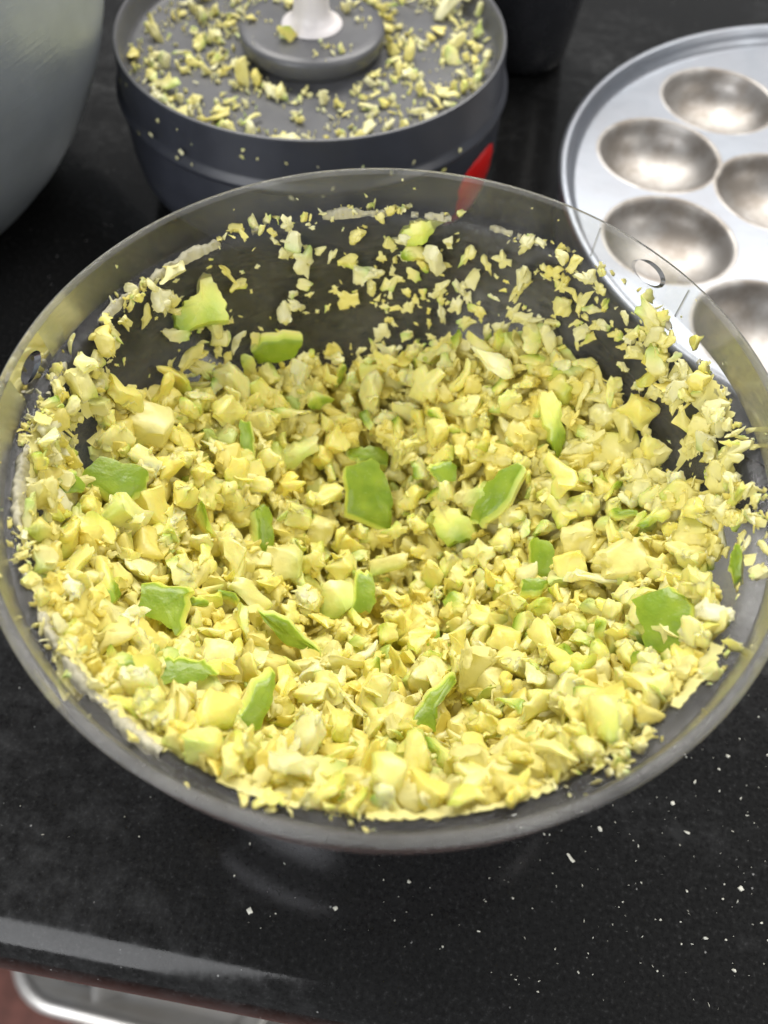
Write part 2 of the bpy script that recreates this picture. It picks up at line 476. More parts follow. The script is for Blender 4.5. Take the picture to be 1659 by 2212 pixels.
def merge(parts):
    Vs, Fs, Ps, n = [], [], [], 0
    for (V, F, pl) in parts:
        Vs.append(V); Fs.append(F + n); Ps.append(pl); n += len(V)
    return np.concatenate(Vs), np.concatenate(Fs), np.concatenate(Ps)
def make_clump(seed, asp, peel):
    """A cut chunk with smaller torn lumps and flakes still hanging on it."""
    rg = random.Random(seed+77)
    V, F, pl = make_chunk(seed, asp, 2, peel, 0.05)
    parts = [(V, F, pl)]
    for k in range(rg.choice([0, 1, 1, 2])):
        v2, f2, p2 = make_chunk(seed*3+k, (1, rg.uniform(.6, .9), rg.uniform(.4, .8)), 1, None, 0.05)
        c = V[rg.randrange(len(V))]*rg.uniform(.6, .9); q = rg.uniform(.38, .62)
        parts.append((v2 @ np.array(rand_rot0(rg))*q + c, f2, p2 + (0.3 if rg.random() < .15 else 0)))
    for k in range(rg.choice([0, 1, 2, 3])):
        v2, f2, p2 = make_flake(seed*5+k, rg.uniform(.45, .8), .10, .4, 0, .16)
        c = V[rg.randrange(len(V))]*rg.uniform(.85, 1.0); q = rg.uniform(.35, .65)
        parts.append((v2 @ np.array(rand_rot0(rg))*q + c, f2, p2))
    return merge(parts)
def rand_rot0(rg): return Euler((rg.uniform(0, 6.3), rg.uniform(0, 6.3), rg.uniform(0, 6.3))).to_matrix()
def green(seed, p=0.46):
    rg = random.Random(seed*7+1)
    if rg.random() > p: return None
    ax = (rg.gauss(0, 1), rg.gauss(0, 1), rg.gauss(0, 1))
    return (ax, rg.choice([0.35, 0.45, 0.5, 0.6, 1.0]), rg.uniform(.3, .65))

CHUNKS, FLAKES, SHARDS = [], [], []
for i in range(72):
    rg = random.Random(900+i)
    CHUNKS.append(make_clump(100+i, (1.0, rg.uniform(.6, .98), rg.uniform(.4, .85)), green(i)))
for i in range(64):
    rg = random.Random(300+i)
    FLAKES.append(make_flake(500+i, rg.uniform(.45, .95), rg.uniform(.09, .2), 0.4, 0.6 if rg.random() < .2 else 0.0, rg.uniform(.08, .2)))
for i in range(30):
    rg = random.Random(70+i)
    SHARDS.append(make_chunk(1500+i, (1.0, rg.uniform(.26, .45), rg.uniform(.14, .3)), 2, green(i+50, .2), 0.03))

GREENS = []
for i in range(24):
    rg = random.Random(40+i)
    thin = rg.uniform(.22, .5)
    GREENS.append(make_chunk(2500+i, (1.0, rg.uniform(.3, .75), thin), 2, ((rg.gauss(0, .25), rg.gauss(0, .25), 1), rg.choice([.75, 1.0, 1.0]), rg.uniform(.25, .55)), 0.035))
def lib_mesh(name, data, tone, sharp=75):
    V, F, pl = data
    me = bpy.data.meshes.new(name)
    me.from_pydata(V.tolist(), [], F.tolist())
    a = me.attributes.new('peel', 'FLOAT', 'POINT'); a.data.foreach_set('value', pl.astype(np.float32))
    t = me.attributes.new('tone', 'FLOAT', 'POINT'); t.data.foreach_set('value', np.full(len(V), tone, np.float32))
    for p in me.polygons: p.use_smooth = True
    me.set_sharp_from_angle(angle=R(sharp))
    return me
LIBM = {}
for nm, lib in (('mango_chunk', CHUNKS), ('mango_flake', FLAKES), ('mango_shard', SHARDS)):
    LIBM[nm] = [lib_mesh(nm, d, random.Random(i*13+5).random()) for i, d in enumerate(lib)]
for k in LIBM:
    for me in LIBM[k]: me.materials.append(M['fruit_juicy'])

class Heap:
    """Collects many small pieces into one mesh."""
    def __init__(s): s.V = []; s.F = []; s.P = []; s.T = []; s.n = 0
    def add(s, data, mat3, loc, tone):
        V, F, pl = data
        W = V @ np.array(mat3).T + np.array(loc)
        s.V.append(W); s.F.append(F + s.n); s.P.append(pl); s.T.append(np.full(len(V), tone)); s.n += len(V)
    def build(s, name, mat, sharp=75):
        V = np.concatenate(s.V); F = np.concatenate(s.F).astype(np.int32)
        me = bpy.data.meshes.new(name)
        me.vertices.add(len(V)); me.vertices.foreach_set('co', V.astype(np.float32).ravel())
        me.loops.add(F.size); me.loops.foreach_set('vertex_index', F.ravel())
        me.polygons.add(len(F)); me.polygons.foreach_set('loop_start', np.arange(0, F.size, 3, dtype=np.int32))
        me.polygons.foreach_set('use_smooth', np.ones(len(F), bool))
        me.update(calc_edges=True)
        a = me.attributes.new('peel', 'FLOAT', 'POINT'); a.data.foreach_set('value', np.concatenate(s.P).astype(np.float32))
        t = me.attributes.new('tone', 'FLOAT', 'POINT'); t.data.foreach_set('value', np.concatenate(s.T).astype(np.float32))
        me.set_sharp_from_angle(angle=R(sharp))
        return mesh_obj(name, me, mat)

# ------------------------------------------------------------------ heap surface inside the bowl
EDGE = [(0, .066), (20, .060), (40, .056), (60, .052), (75, .047), (90, .041), (105, .038), (120, .040), (138, .046), (155, .059), (175, .066), (200, .0715), (225, .0760), (250, .0772), (270, .0780), (300, .0776), (322, .0745), (340, .0715), (360, .066)]
def edge_z(th):
    d = math.degrees(th) % 360
    for (a, za), (b, zb) in zip(EDGE, EDGE[1:]):
        if a <= d <= b:
            t = (d-a)/(b-a); t = t*t*(3-2*t); return za + (zb-za)*t
    return .06
CRATER = (0.001, -0.004)
def heap_z(x, y):
    dx, dy = x - CRATER[0], y - CRATER[1]
    th = math.atan2(dy, dx); ze = edge_z(th); rw = r_wall(ze) - 0.001
    q = min(1.0, math.hypot(dx, dy)/rw)
    z = 0.0230 + (ze - 0.0230) * (0.45*q + 0.55*q**1.7)
    z += 0.0085*math.exp(-((x-.026)**2 + (y-.030)**2)/.00032) + 0.0050*math.exp(-((x+.034)**2 + (y-.022)**2)/.00022)
    z += 0.0036*noise.noise(Vector((x*60, y*60, 3.3))) + 0.0034*noise.noise(Vector((x*130, y*130, 8.1)))
    return z
def heap_n(x, y):
    e = .002
    return Vector((-(heap_z(x+e, y)-heap_z(x-e, y))/(2*e), -(heap_z(x, y+e)-heap_z(x, y-e))/(2*e), 1)).normalized()
def frame(n, spin, tilt, rg):
    """Rotation whose local Z lies near n."""
    q = n.to_track_quat('Z', 'Y').to_matrix()
    return q @ Matrix.Rotation(rg.gauss(0, tilt), 3, 'X') @ Matrix.Rotation(rg.gauss(0, tilt), 3, 'Y') @ Matrix.Rotation(spin, 3, 'Z')
def rand_rot(rg):
    return Euler((rg.uniform(0, 6.3), rg.uniform(0, 6.3), rg.uniform(0, 6.3))).to_matrix()
def inside(x, y, z, pad): return math.hypot(x, y) < r_wall(z) - pad
def hit_heap(px, py):
    d = ray(px, py); t = 0.08
    p = CAM_POS + d*t
    for _ in range(900):
        p = CAM_POS + d*t
        if p.z < 0.080 and (math.hypot(p.x, p.y) > r_wall(p.z) - .0006 or p.z < heap_z(p.x, p.y)): break
        t += 0.0003
    return p

BARE = []     # (theta, z, radius) clear patches of wall
for px_, py_, rad in ((1300, 790, .0060), (1330, 860, .0050), (1420, 950, .0085), (1470, 1060, .0065), (1535, 1290, .0085), (225, 960, .0060), (300, 775, .0075), (420, 600, .004), (560, 640, .0055), (700, 590, .004), (760, 700, .006), (650, 725, .005), (1180, 655, .0035), (1050, 520, .003), (285, 1510, .003), (190, 1270, .003)):
    q = hit_heap(px_, py_); BARE.append((q, rad))

# ---- green skinned pieces, one by one: outline in the photograph's directions, own plane, own thickness
GREEN = [
 # name, label, outline (1659-wide pixels), tilt of the skin away from the viewer (x, y), thickness m, lift m, skin strength
 ('mango_peel', 'wide dark green peel piece with two white crumbs by the left bowl wall', [(180,1022),(218,982),(322,1010),(318,1050),(268,1076),(192,1040)], (0.25, .35), .0030, .0022, 1.0),
 ('mango_peel', 'square dark green peel piece narrowing downward at the lower left of the heap', [(302,1260),(402,1266),(398,1304),(378,1374),(346,1344),(298,1322)], (-.1, .3), .0035, .0025, 1.0),
 ('mango_peel', 'tall leaf-shaped green peel piece standing in the middle of the heap', [(748,1002),(806,988),(838,1034),(852,1088),(846,1148),(752,1102)], (.12, .1), .0028, .0055, 1.0),
 ('mango_peel', 'long slanted dark green peel sliver right of the tall leaf-shaped piece', [(1010,1114),(1050,1040),(1112,994),(1126,1006),(1074,1096),(1028,1128)], (-.35, .2), .0030, .0028, 1.0),
 ('mango_peel', 'large bright green peel piece near the right wall of the bowl', [(1360,1292),(1440,1262),(1480,1296),(1502,1364),(1484,1414),(1388,1410),(1384,1350)], (-.25, .25), .0035, .0060, 0.97),
 ('mango_peel', 'thin green-edged wedge lying diagonally at the lower left centre', [(556,1320),(620,1344),(696,1412),(690,1428),(620,1398)], (.5, -.3), .0040, .0026, 0.95),
 ('mango_peel', 'dark green peel strip rising to the right in the lower left of the heap', [(496,1592),(556,1488),(594,1450),(594,1492),(566,1578)], (.45, .1), .0030, .0028, 1.0),
 ('mango_peel', 'dark green curled peel strip below the centre of the heap', [(880,1598),(890,1556),(930,1496),(984,1456),(990,1470),(950,1520),(940,1556),(946,1582),(905,1590)], (.4, .2), .0028, .0022, 1.0),
 ('mango_peel', 'dark green peel slice resting on the back edge of the heap', [(546,766),(580,740),(654,740),(640,776),(556,788)], (0, -.6), .0030, .0025, 0.95),
 ('mango_peel', 'small green rectangle of peel beside a pale piece below the centre', [(776,1240),(808,1246),(814,1292),(800,1328),(762,1320)], (.2, .2), .0025, .0022, 1.0),
 ('mango_peel', 'small bright green peel tip right of the tall leaf-shaped piece', [(934,1008),(962,998),(990,1004),(986,1040),(958,1046),(938,1028)], (.1, .2), .0030, .0026, 0.95),
 ('mango_peel', 'dark green peel piece under pale shreds at the lower left', [(336,1430),(384,1420),(440,1430),(470,1452),(420,1478),(350,1478),(334,1458)], (0, .5), .0030, .0010, 1.0),
 ('mango_peel', 'dark green peel strip half hidden above the tall leaf-shaped piece', [(752,966),(800,960),(840,974),(838,1000),(790,990),(758,986)], (0, .5), .0028, .0010, 1.0),
 ('mango_peel', 'narrow upright green strip high on the right bowl wall', [(1578,1190),(1594,1172),(1604,1190),(1602,1246),(1586,1258),(1576,1220)], (-.5, 0), .0028, .0020, 0.95),
 ('mango_peel', 'upright dark green sliver left of the crater', [(556,1100),(578,1090),(592,1130),(590,1180),(572,1212),(560,1160)], (.5, 0), .0028, .0016, 1.0),
 ('mango_peel', 'pale green sliver standing in the lower centre of the heap', [(902,1330),(930,1318),(952,1350),(958,1412),(944,1422),(920,1390)], (.3, .2), .0028, .0018, 0.72),
 ('mango_peel', 'olive green peel piece in the shade at the right of the crater', [(1150,1160),(1184,1168),(1204,1210),(1198,1250),(1160,1244),(1146,1200)], (-.4, .2), .0030, .0008, 0.95),
 ('mango_peel', 'green spot of peel on the yellow chunk at the far left', [(206,1296),(224,1268),(246,1276),(244,1310),(222,1318)], (.3, .3), .0030, .0026, 0.9),
 ('mango_peel', 'green peel strip on the left bowl wall above the pale shreds', [(92,1062),(130,1038),(170,1020),(188,1046),(180,1066),(130,1062)], (.5, .2), .0030, .0020, 0.85),
 ('mango_peel', 'small flat green peel scrap on the right side of the heap', [(1128,1252),(1160,1244),(1186,1252),(1170,1272),(1130,1272)], (0, .4), .0020, .0024, 0.95),
 ('mango_peel', 'green peel corner at the top left of the crater', [(520,906),(540,912),(548,980),(528,990),(518,960)], (.5, 0), .0030, .0020, 0.85),
 ('mango_peel', 'green-skinned chunk at the very front of the heap', [(708,1742),(740,1712),(800,1720),(820,1716),(812,1746),(780,1760),(730,1760)], (0, -.35), .0040, .0020, 0.8),
 ('mango_wedge', 'light green wedge of flesh next to the slanted peel sliver', [(932,1096),(960,1088),(1010,1118),(1034,1150),(1000,1168),(960,1180),(934,1140)], (-.3, .1), .0060, .0035, 0.55),
 ('mango_wedge', 'pale green pointed chunk at the back left edge of the heap', [(376,676),(398,648),(428,632),(436,584),(458,586),(474,620),(496,656),(498,690),(440,700),(388,722)], (.1, .2), .0070, .0035, 0.50),
 ('mango_wedge', 'pale wedge with a green lower edge stuck on the back bowl wall', [(866,510),(900,478),(950,468),(978,472),(940,500),(916,530),(888,546),(872,534)], (.1, -.2), .0045, .0012, 0.55),
 ('mango_wedge', 'pale green-tinged wedge at the upper right of the heap', [(1170,846),(1196,838),(1218,880),(1224,950),(1218,1012),(1196,960),(1174,900)], (.2, .1), .0050, .0030, 0.62),
 ('mango_wedge', 'yellow block with a green lower edge at the upper left of the crater', [(584,1000),(640,970),(690,950),(692,976),(640,1012),(604,1024)], (.1, -.3), .0055, .0030, 0.45),
 ('mango_wedge', 'pale block with light green side below the centre', [(682,1300),(700,1258),(760,1240),(782,1262),(776,1300),(740,1330),(690,1340)], (.1, .2), .0055, .0030, 0.42),
 ('mango_wedge', 'large smooth yellow chunk at the left of the heap', [(258,900),(285,862),(330,850),(372,872),(390,906),(372,940),(330,950),(300,962),(270,940)], (.15, .2), .0080, .0032, 0.0),
 ('mango_wedge', 'big broad yellow slab at the far left front against the wall', [(130,1300),(160,1282),(200,1300),(236,1370),(290,1440),(300,1500),(240,1510),(180,1470),(140,1400)], (.3, .2), .0060, .0030, 0.0),
 ('mango_wedge', 'large smooth pale chunk right of the crater', [(1190,1140),(1220,1112),(1270,1108),(1290,1130),(1278,1190),(1256,1224),(1222,1204)], (-.1, .2), .0080, .0035, 0.0),
 ('mango_wedge', 'rounded yellow chunk high on the right side of the heap', [(1262,960),(1300,922),(1350,920),(1380,944),(1372,984),(1320,1010),(1276,1000)], (-.2, .2), .0080, .0030, 0.0),
 ('mango_wedge', 'wide pale yellow chunk in front of the large bright green peel', [(1280,1240),(1310,1176),(1360,1150),(1392,1180),(1372,1220),(1420,1236),(1380,1262),(1320,1266)], (-.1, .1), .0070, .0032, 0.0),
 ('mango_wedge', 'pale jagged slab lying across the crater', [(782,1216),(830,1212),(880,1200),(910,1206),(870,1236),(830,1244),(792,1236)], (0, -.1), .0045, .0045, 0.0),
 ('mango_wedge', 'yellow square-cut chunk in the left half of the crater', [(648,1130),(700,1116),(736,1126),(732,1190),(690,1200),(656,1170)], (.1, -.1), .0070, .0030, 0.0),
 ('mango_wedge', 'yellow cube with a bright corner left of the crater', [(566,1190),(600,1172),(660,1190),(664,1240),(620,1256),(570,1236)], (.1, -.1), .0080, .0035, 0.0),
 ('mango_wedge', 'pale yellow cut block in the front right of the heap', [(960,1420),(1040,1368),(1086,1420),(1090,1470),(1030,1500),(970,1480)], (0, -.1), .0070, .0035, 0.0),
 ('mango_wedge', 'broad yellow block at the front centre of the heap', [(780,1600),(840,1580),(868,1590),(872,1650),(820,1680),(760,1660)], (0, -.1), .0080, .0030, 0.0),
 ('mango_wedge', 'smooth orange-yellow chunk at the very front right of centre', [(868,1680),(890,1640),(930,1660),(980,1720),(960,1770),(900,1770),(872,1730)], (0, .1), .0080, .0025, 0.0),
]
taken = []
def traced_piece(name, label, outline, tilt, th, lift, strength, seed):
    rg = random.Random(seed)
    cxp = sum(p[0] for p in outline)/len(outline); cyp = sum(p[1] for p in outline)/len(outline)
    P0 = hit_heap(cxp, cyp)
    view = (CAM_POS - P0).normalized()
    P0 = P0 + view*(lift + (.0016 if strength > .8 else .0004))
    right = CAM_ROT @ Vector((1, 0, 0)); up = CAM_ROT @ Vector((0, 1, 0))
    n = (view + right*tilt[0] + up*tilt[1]).normalized()
    u = (right - n*right.dot(n)).normalized(); w = n.cross(u)
    poly = []
    for i, (a, b) in enumerate(outline):
        d = ray(a, b); t = (P0 - CAM_POS).dot(n)/d.dot(n); q = CAM_POS + d*t - P0
        poly.append((q.dot(u), q.dot(w)))
    # subdivide outline and roughen
    out = []
    m = len(poly)
    for i in range(m):
        a, b = poly[i], poly[(i+1) % m]
        for k in range(4):
            t = k/4.0
            j = 0.00018 if k == 0 else 0.00026
            out.append((a[0]+(b[0]-a[0])*t + rg.gauss(0, j), a[1]+(b[1]-a[1])*t + rg.gauss(0, j)))
    if strength == 0.0:
        xs_ = [q[0] for q in poly]; ys_ = [q[1] for q in poly]
        wx, wy = max(xs_)-min(xs_), max(ys_)-min(ys_)
        me = lib_mesh(name, make_clump(seed, (1.0, .95, 0.9), green(seed, .3)), rg.uniform(.3, .75)); me.materials.append(M['fruit'])
        o = mesh_obj(name, me, None)
        rot = Matrix((u, w, n)).transposed() @ Matrix.Rotation(rg.uniform(-.3, .3), 3, 'Z') @ Matrix.Rotation(rg.uniform(-.5, .5), 3, 'X') @ Matrix.Rotation(rg.uniform(-.5, .5), 3, 'Y')
        o.matrix_world = Matrix.Translation(P0 - n*th*.35) @ (rot @ Matrix.Diagonal((wx*.88, wy*.88, th*1.0))).to_4x4()
        tag(o, label, 'mango piece', 'large mango wedges in the bowl'); taken.append((P0, max(wx, wy)*.5)); return
    n_ = len(out); size = max(math.hypot(*q) for q in out)
    curv = (0.10 if strength > .8 else 0.22)*size
    V, F, pl = [], [], []
    flesh = strength < 0.8
    facet = [(rg.uniform(-.25, .25), rg.uniform(-.25, .25)) for _ in range(2)]
    oa = rg.uniform(0, 6.28); off_ = (math.cos(oa)*.0011, math.sin(oa)*.0011) if strength > .8 else (0, 0)
    def lvl(s, z, p, j, sh=0.0):
        i0 = len(V)
        for (x, y) in out:
            x2, y2 = x*s + off_[0]*sh, y*s + off_[1]*sh; rr = math.hypot(x2, y2)/size
            h = z - curv*rr*rr
            if flesh: h += -abs(x2*facet[0][0] + y2*facet[0][1])*1.3
            h += 0.05*size*noise.noise(Vector((x2*330, y2*330, seed*.37))) + 0.6*j*noise.noise(Vector((x2*1500, y2*1500, seed)))
            V.append((x2, y2, h))
            if flesh and strength > 0:
                pv = min(1, max(0, 0.5 - y2/size*0.75 + 0.15*math.sin(x2*900)))*strength*1.5
            else: pv = p
            pl.append(min(pv, 1.0))
        return i0
    c0 = 0; V.append((0, 0, 0.0)); pl.append(strength if not flesh else strength*.7)
    L_ = [lvl(.35, 0, strength, .00006), lvl(.7, 0, strength, .00008), lvl(.95, -.0001, strength, .0001), lvl(1.0, -th*.12, strength*.60, .0001, .3),
          lvl(1.02, -th*.4, strength*.30, .00016, 1.0), lvl(.94, -th, 0.0, .0003, 1.3)]
    c1 = len(V); V.append((0, 0, -th*1.05)); pl.append(0.0)
    for i in range(n_):
        j = (i+1) % n_
        F.append((c0, L_[0]+i, L_[0]+j))
        for a, b in zip(L_, L_[1:]): F.append((a+i, b+i, b+j)); F.append((a+i, b+j, a+j))
        F.append((L_[-1]+i, c1, L_[-1]+j))
    me = lib_mesh(name, (np.array(V), np.array(F), np.array(pl)), rg.uniform(.2, .8), 36)
    me.materials.append(M['fruit_solid'])
    o = mesh_obj(name, me, None)
    rot = Matrix((u, w, n)).transposed()
    o.matrix_world = Matrix.Translation(P0) @ rot.to_4x4()
    tag(o, label, 'peel' if name == 'mango_peel' else 'mango piece', 'green peel pieces in the bowl' if name == 'mango_peel' else 'large mango wedges in the bowl')
    taken.append((P0, size))
for i, g in enumerate(GREEN): traced_piece(*g, seed=4000+i)

rg = random.Random(909)
GM = [None]*len(GREENS)
gp = []; tries = 0
while len(gp) < 46 and tries < 4000:
    tries += 1
    a = rg.uniform(0, 6.283); r_ = .060*math.sqrt(rg.random()); x, y = r_*math.cos(a), r_*math.sin(a)
    s = rg.uniform(.0055, .0095); z = heap_z(x, y)
    if math.hypot(x, y) > r_wall(z) - s*.5: continue
    p = Vector((x, y, z))
    if any((p-q).length < .0075 for q in gp) or any((p-q).length < t + s*.3 for q, t in taken): continue
    vi = rg.randrange(len(GREENS))
    if GM[vi] is None:
        GM[vi] = lib_mesh('mango_sliver', GREENS[vi], rg.random(), 60); GM[vi].materials.append(M['fruit_juicy'])
    n = heap_n(x, y); M3 = frame(n, rg.uniform(0, 6.3), .75, rg)
    o = bpy.data.objects.new('mango_sliver', GM[vi]); C.objects.link(o)
    o.matrix_world = Matrix.Translation(p + n*s*.16) @ (M3 @ Matrix.Diagonal((s, s, s))).to_4x4()
    ck = ['three', 'two', 'one', 'twelve', 'eleven', 'ten', 'nine', 'eight', 'seven', 'six', 'five', 'four'][int(round(math.degrees(a)/30)) % 12]
    tag(o, f"{'short' if s < .007 else 'long'} green-skinned mango sliver {'near the crater' if r_ < .025 else ('halfway out on the heap' if r_ < .045 else 'near the bowl wall')} at {ck} o'clock", 'mango piece', 'green-skinned slivers in the heap')
    gp.append(p); taken.append((p, s*.30))

# ---- yellow heap: the 300 largest pieces singly, the rest as one mass
core = bmesh.new()
NR, NA = 26, 96
rings = []
for k in range(NR+1):
    ring = []
    for i in range(NA):
        th = 2*math.pi*i/NA; ze = edge_z(th); rr = (r_wall(ze) - 0.0012)*k/NR
        x, y = rr*math.cos(th), rr*math.sin(th)
        z = heap_z(x, y) - 0.0058
        lim = r_wall(z) - 0.0012
        if rr > lim: x *= lim/rr; y *= lim/rr
        ring.append((x, y, z))
    rings.append(ring)
V = np.array([p for r_ in rings for p in r_]); F = []
for k in range(NR):
    for i in range(NA):
        j = (i+1) % NA; a, b, c, d = k*NA+i, k*NA+j, (k+1)*NA+j, (k+1)*NA+i
        F.append((a, d, c)); F.append((a, c, b))
core.free()
mass = Heap()
mass.add((V, np.array(F), np.zeros(len(V))), np.eye(3), (0, 0, 0), 0.15)

rg = random.Random(2024)
def sample_disc(rg):
    while True:
        x, y = rg.uniform(-.065, .065), rg.uniform(-.065, .065)
        if math.hypot(x, y) < .0645: return x, y
def wall_clamp(x, y, z, pad):
    lim = r_wall(z) - pad; r_ = math.hypot(x, y)
    return (x*lim/r_, y*lim/r_) if r_ > lim else (x, y)

def overshoot(V, M3, loc):
    W = V @ np.array(M3).T + np.array(loc)
    z = W[:, 2]; r_ = np.hypot(W[:, 0], W[:, 1])
    lim = np.where(z < ZB1, RB0 + (RB1 - RB0)*np.clip((z - ZB0)/(ZB1 - ZB0), -.2, 1), .0668)
    return float((r_ - lim).max())
def pull_in(V, M3, loc, allow=0.0):
    o_ = overshoot(V, M3, loc) - allow
    if o_ <= 0: return Vector(loc)
    r_ = math.hypot(loc[0], loc[1]); k = max(0.0, (r_ - o_)/r_)
    return Vector((loc[0]*k, loc[1]*k, loc[2]))
LIBD = {'mango_chunk': CHUNKS, 'mango_flake': FLAKES, 'mango_shard': SHARDS}
placed = []
tries = 0
CLOCK = ['three', 'two', 'one', 'twelve', 'eleven', 'ten', 'nine', 'eight', 'seven', 'six', 'five', 'four']
def clock(x, y):
    k = int(math.floor(math.degrees(math.atan2(y, x))/15 + .5)) % 24
    return CLOCK[k//2] + " o'clock" if k % 2 == 0 else 'half past ' + CLOCK[(k//2 + 1) % 12]
def size_word(s, a, b): return 'small' if s < a else ('mid-sized' if s < b else 'large')
SHAPE = {'mango_chunk': 'blocky', 'mango_flake': 'jagged', 'mango_shard': 'splinter-shaped'}
def tinge(kind, i):
    d = {'mango_chunk': CHUNKS, 'mango_flake': FLAKES, 'mango_shard': SHARDS}[kind][i][2]
    return 'green-tinged' if d.max() > .4 else 'yellow'
while len(placed) < 240 and tries < 60000:
    tries += 1
    x, y = sample_disc(rg)
    s = rg.choice([.0060, .0066, .0073, .0082, .0091, .0102])*rg.uniform(.88, 1.12)
    if tries > 8000: s *= .88
    z = heap_z(x, y)
    if not inside(x, y, z, 0.001): continue
    p = Vector((x, y, z))
    if any((p-q).length < (s+t)*0.38 for q, t in placed): continue
    if any((p-q).length < (s*.36 + t*0.85) for q, t in taken): continue
    n = heap_n(x, y)
    u = rg.random()
    if u < .62: kind = 'mango_chunk'; M3 = rand_rot(rg); sc = (s, s*rg.uniform(.8, 1.05), s*rg.uniform(.75, 1.05)); up_ = .12*s
    elif u < .88: kind = 'mango_flake'; M3 = frame(n, rg.uniform(0, 6.3), .65, rg); sc = (s*1.2,)*3; up_ = .22*s
    else: kind = 'mango_shard'; M3 = frame(n, rg.uniform(0, 6.3), .45, rg); sc = (s*1.45,)*3; up_ = .24*s
    vi = rg.randrange(len(LIBM[kind])); me = LIBM[kind][vi]
    o = bpy.data.objects.new('mango_piece', me); C.objects.link(o)
    c = p + n*(up_ + rg.uniform(-.0006, .0012))
    cx_, cy2 = wall_clamp(c.x, c.y, c.z, s*0.26)
    A_ = M3 @ Matrix.Diagonal(sc)
    o.matrix_world = Matrix.Translation(pull_in(LIBD[kind][vi][0], A_, (cx_, cy2, c.z))) @ A_.to_4x4()
    q_ = math.hypot(x, y)
    where = 'in the middle of the heap' if q_ < .018 else ("on the heap's inner slope" if q_ < .040 else 'near the wall')
    at_ = '' if q_ < .018 else ' at ' + clock(x, y)
    tag(o, f"{size_word(s, .0068, .0086)} {SHAPE[kind]} {tinge(kind, vi)} mango piece {where}" + (f", toward {clock(x, y)}" if q_ < .018 else at_), 'mango piece', 'chopped mango pieces in the heap')
    placed.append((p, s))

for layer, (cnt, s0, s1, dz0, dz1) in enumerate([(1400, .0058, .0092, -.0050, -.0014), (560, .0040, .0064, -.0016, .0006), (330, .0018, .0034, -.0004, .0016)]):
    for _ in range(cnt):
        x, y = sample_disc(rg); s = rg.uniform(s0, s1)
        z = heap_z(x, y)
        if not inside(x, y, z, 0.0008): continue
        n = heap_n(x, y)
        p = Vector((x, y, z)) + n*rg.uniform(dz0, dz1)
        if layer and any((p-q).length < t*0.8 for q, t in taken): continue
        px_, py_ = wall_clamp(p.x, p.y, p.z, s*.26)
        u = rg.random()
        if u < (.62 if layer == 0 else .4): d = CHUNKS[rg.randrange(len(CHUNKS))]; M3 = rand_rot(rg); k = 1.0
        elif u < .82: d = FLAKES[rg.randrange(len(FLAKES))]; M3 = frame(n, rg.uniform(0, 6.3), .7, rg); k = 1.15
        else: d = SHARDS[rg.randrange(len(SHARDS))]; M3 = frame(n, rg.uniform(0, 6.3), .6, rg); k = 1.4
        A_ = M3 @ Matrix.Diagonal((s*k,)*3); loc_ = (px_, py_, p.z)
        if math.hypot(px_, py_) > .050: loc_ = pull_in(d[0], A_, loc_)
        mass.add(d, A_, loc_, rg.random())
# pieces pushed up against the front wall and onto the ledge
fr_placed = []; tries = 0
while len(fr_placed) < 60 and tries < 6000:
    tries += 1
    th = R(rg.uniform(205, 335)); thd = math.degrees(th)
    s = rg.uniform(.0050, .0085); r_ = rg.uniform(.0585, .0650); z = .0735 + .004*math.sin(R(thd-205)*180/130) + rg.uniform(-.001, .0012)
    p = Vector((r_*math.cos(th), r_*math.sin(th), z))
    if any((p-q).length < (s+t)*.40 for q, t in fr_placed): continue
    if any((p-q).length < s*.4 + t*.7 for q, t in taken): continue
    kind = 'mango_chunk' if rg.random() < .7 else 'mango_flake'; vi = rg.randrange(60)
    n = Vector((-math.cos(th)*.5, -math.sin(th)*.5, 1)).normalized()
    A_ = (rand_rot(rg) if kind == 'mango_chunk' else frame(n, rg.uniform(0, 6.3), .5, rg)) @ Matrix.Diagonal((s, s*.95, s*.8))
    o = bpy.data.objects.new('mango_piece', LIBM[kind][vi]); C.objects.link(o)
    o.matrix_world = Matrix.Translation(pull_in(LIBD[kind][vi][0], A_, p)) @ A_.to_4x4()
    tag(o, f"{size_word(s, .0062, .0074)} {SHAPE[kind]} {tinge(kind, vi)} mango piece against the front ledge at {clock(p.x, p.y)}", 'mango piece', 'chopped mango pieces in the heap')
    fr_placed.append((p, s))
for _ in range(330):      # smaller bits between them and up the side walls
    side = rg.random()
    th = R(rg.uniform(200, 340)) if side < .5 else (R(rg.uniform(160, 222)) if side < .75 else R(rg.uniform(-40, 34)))
    z = rg.uniform(edge_z(th) - .004, .0765); s = rg.uniform(.0022, .0058)
    rw = r_wall(z) - s*.3; p = Vector((rw*math.cos(th), rw*math.sin(th), z))
    if any((p-q).length < r2 + s*.3 for q, r2 in BARE): continue
    d = CHUNKS[rg.randrange(72)] if rg.random() < .55 else FLAKES[rg.randrange(64)]
    n = Vector((-math.cos(th), -math.sin(th), .3)).normalized()
    A_ = (rand_rot(rg) if rg.random() < .5 else frame(n, rg.uniform(0, 6.3), .4, rg)) @ Matrix.Diagonal((s, s, s*.8))
    mass.add(d, A_, pull_in(d[0], A_, p), rg.random())
NT, NZ = 420, 12
V, ok = [], []
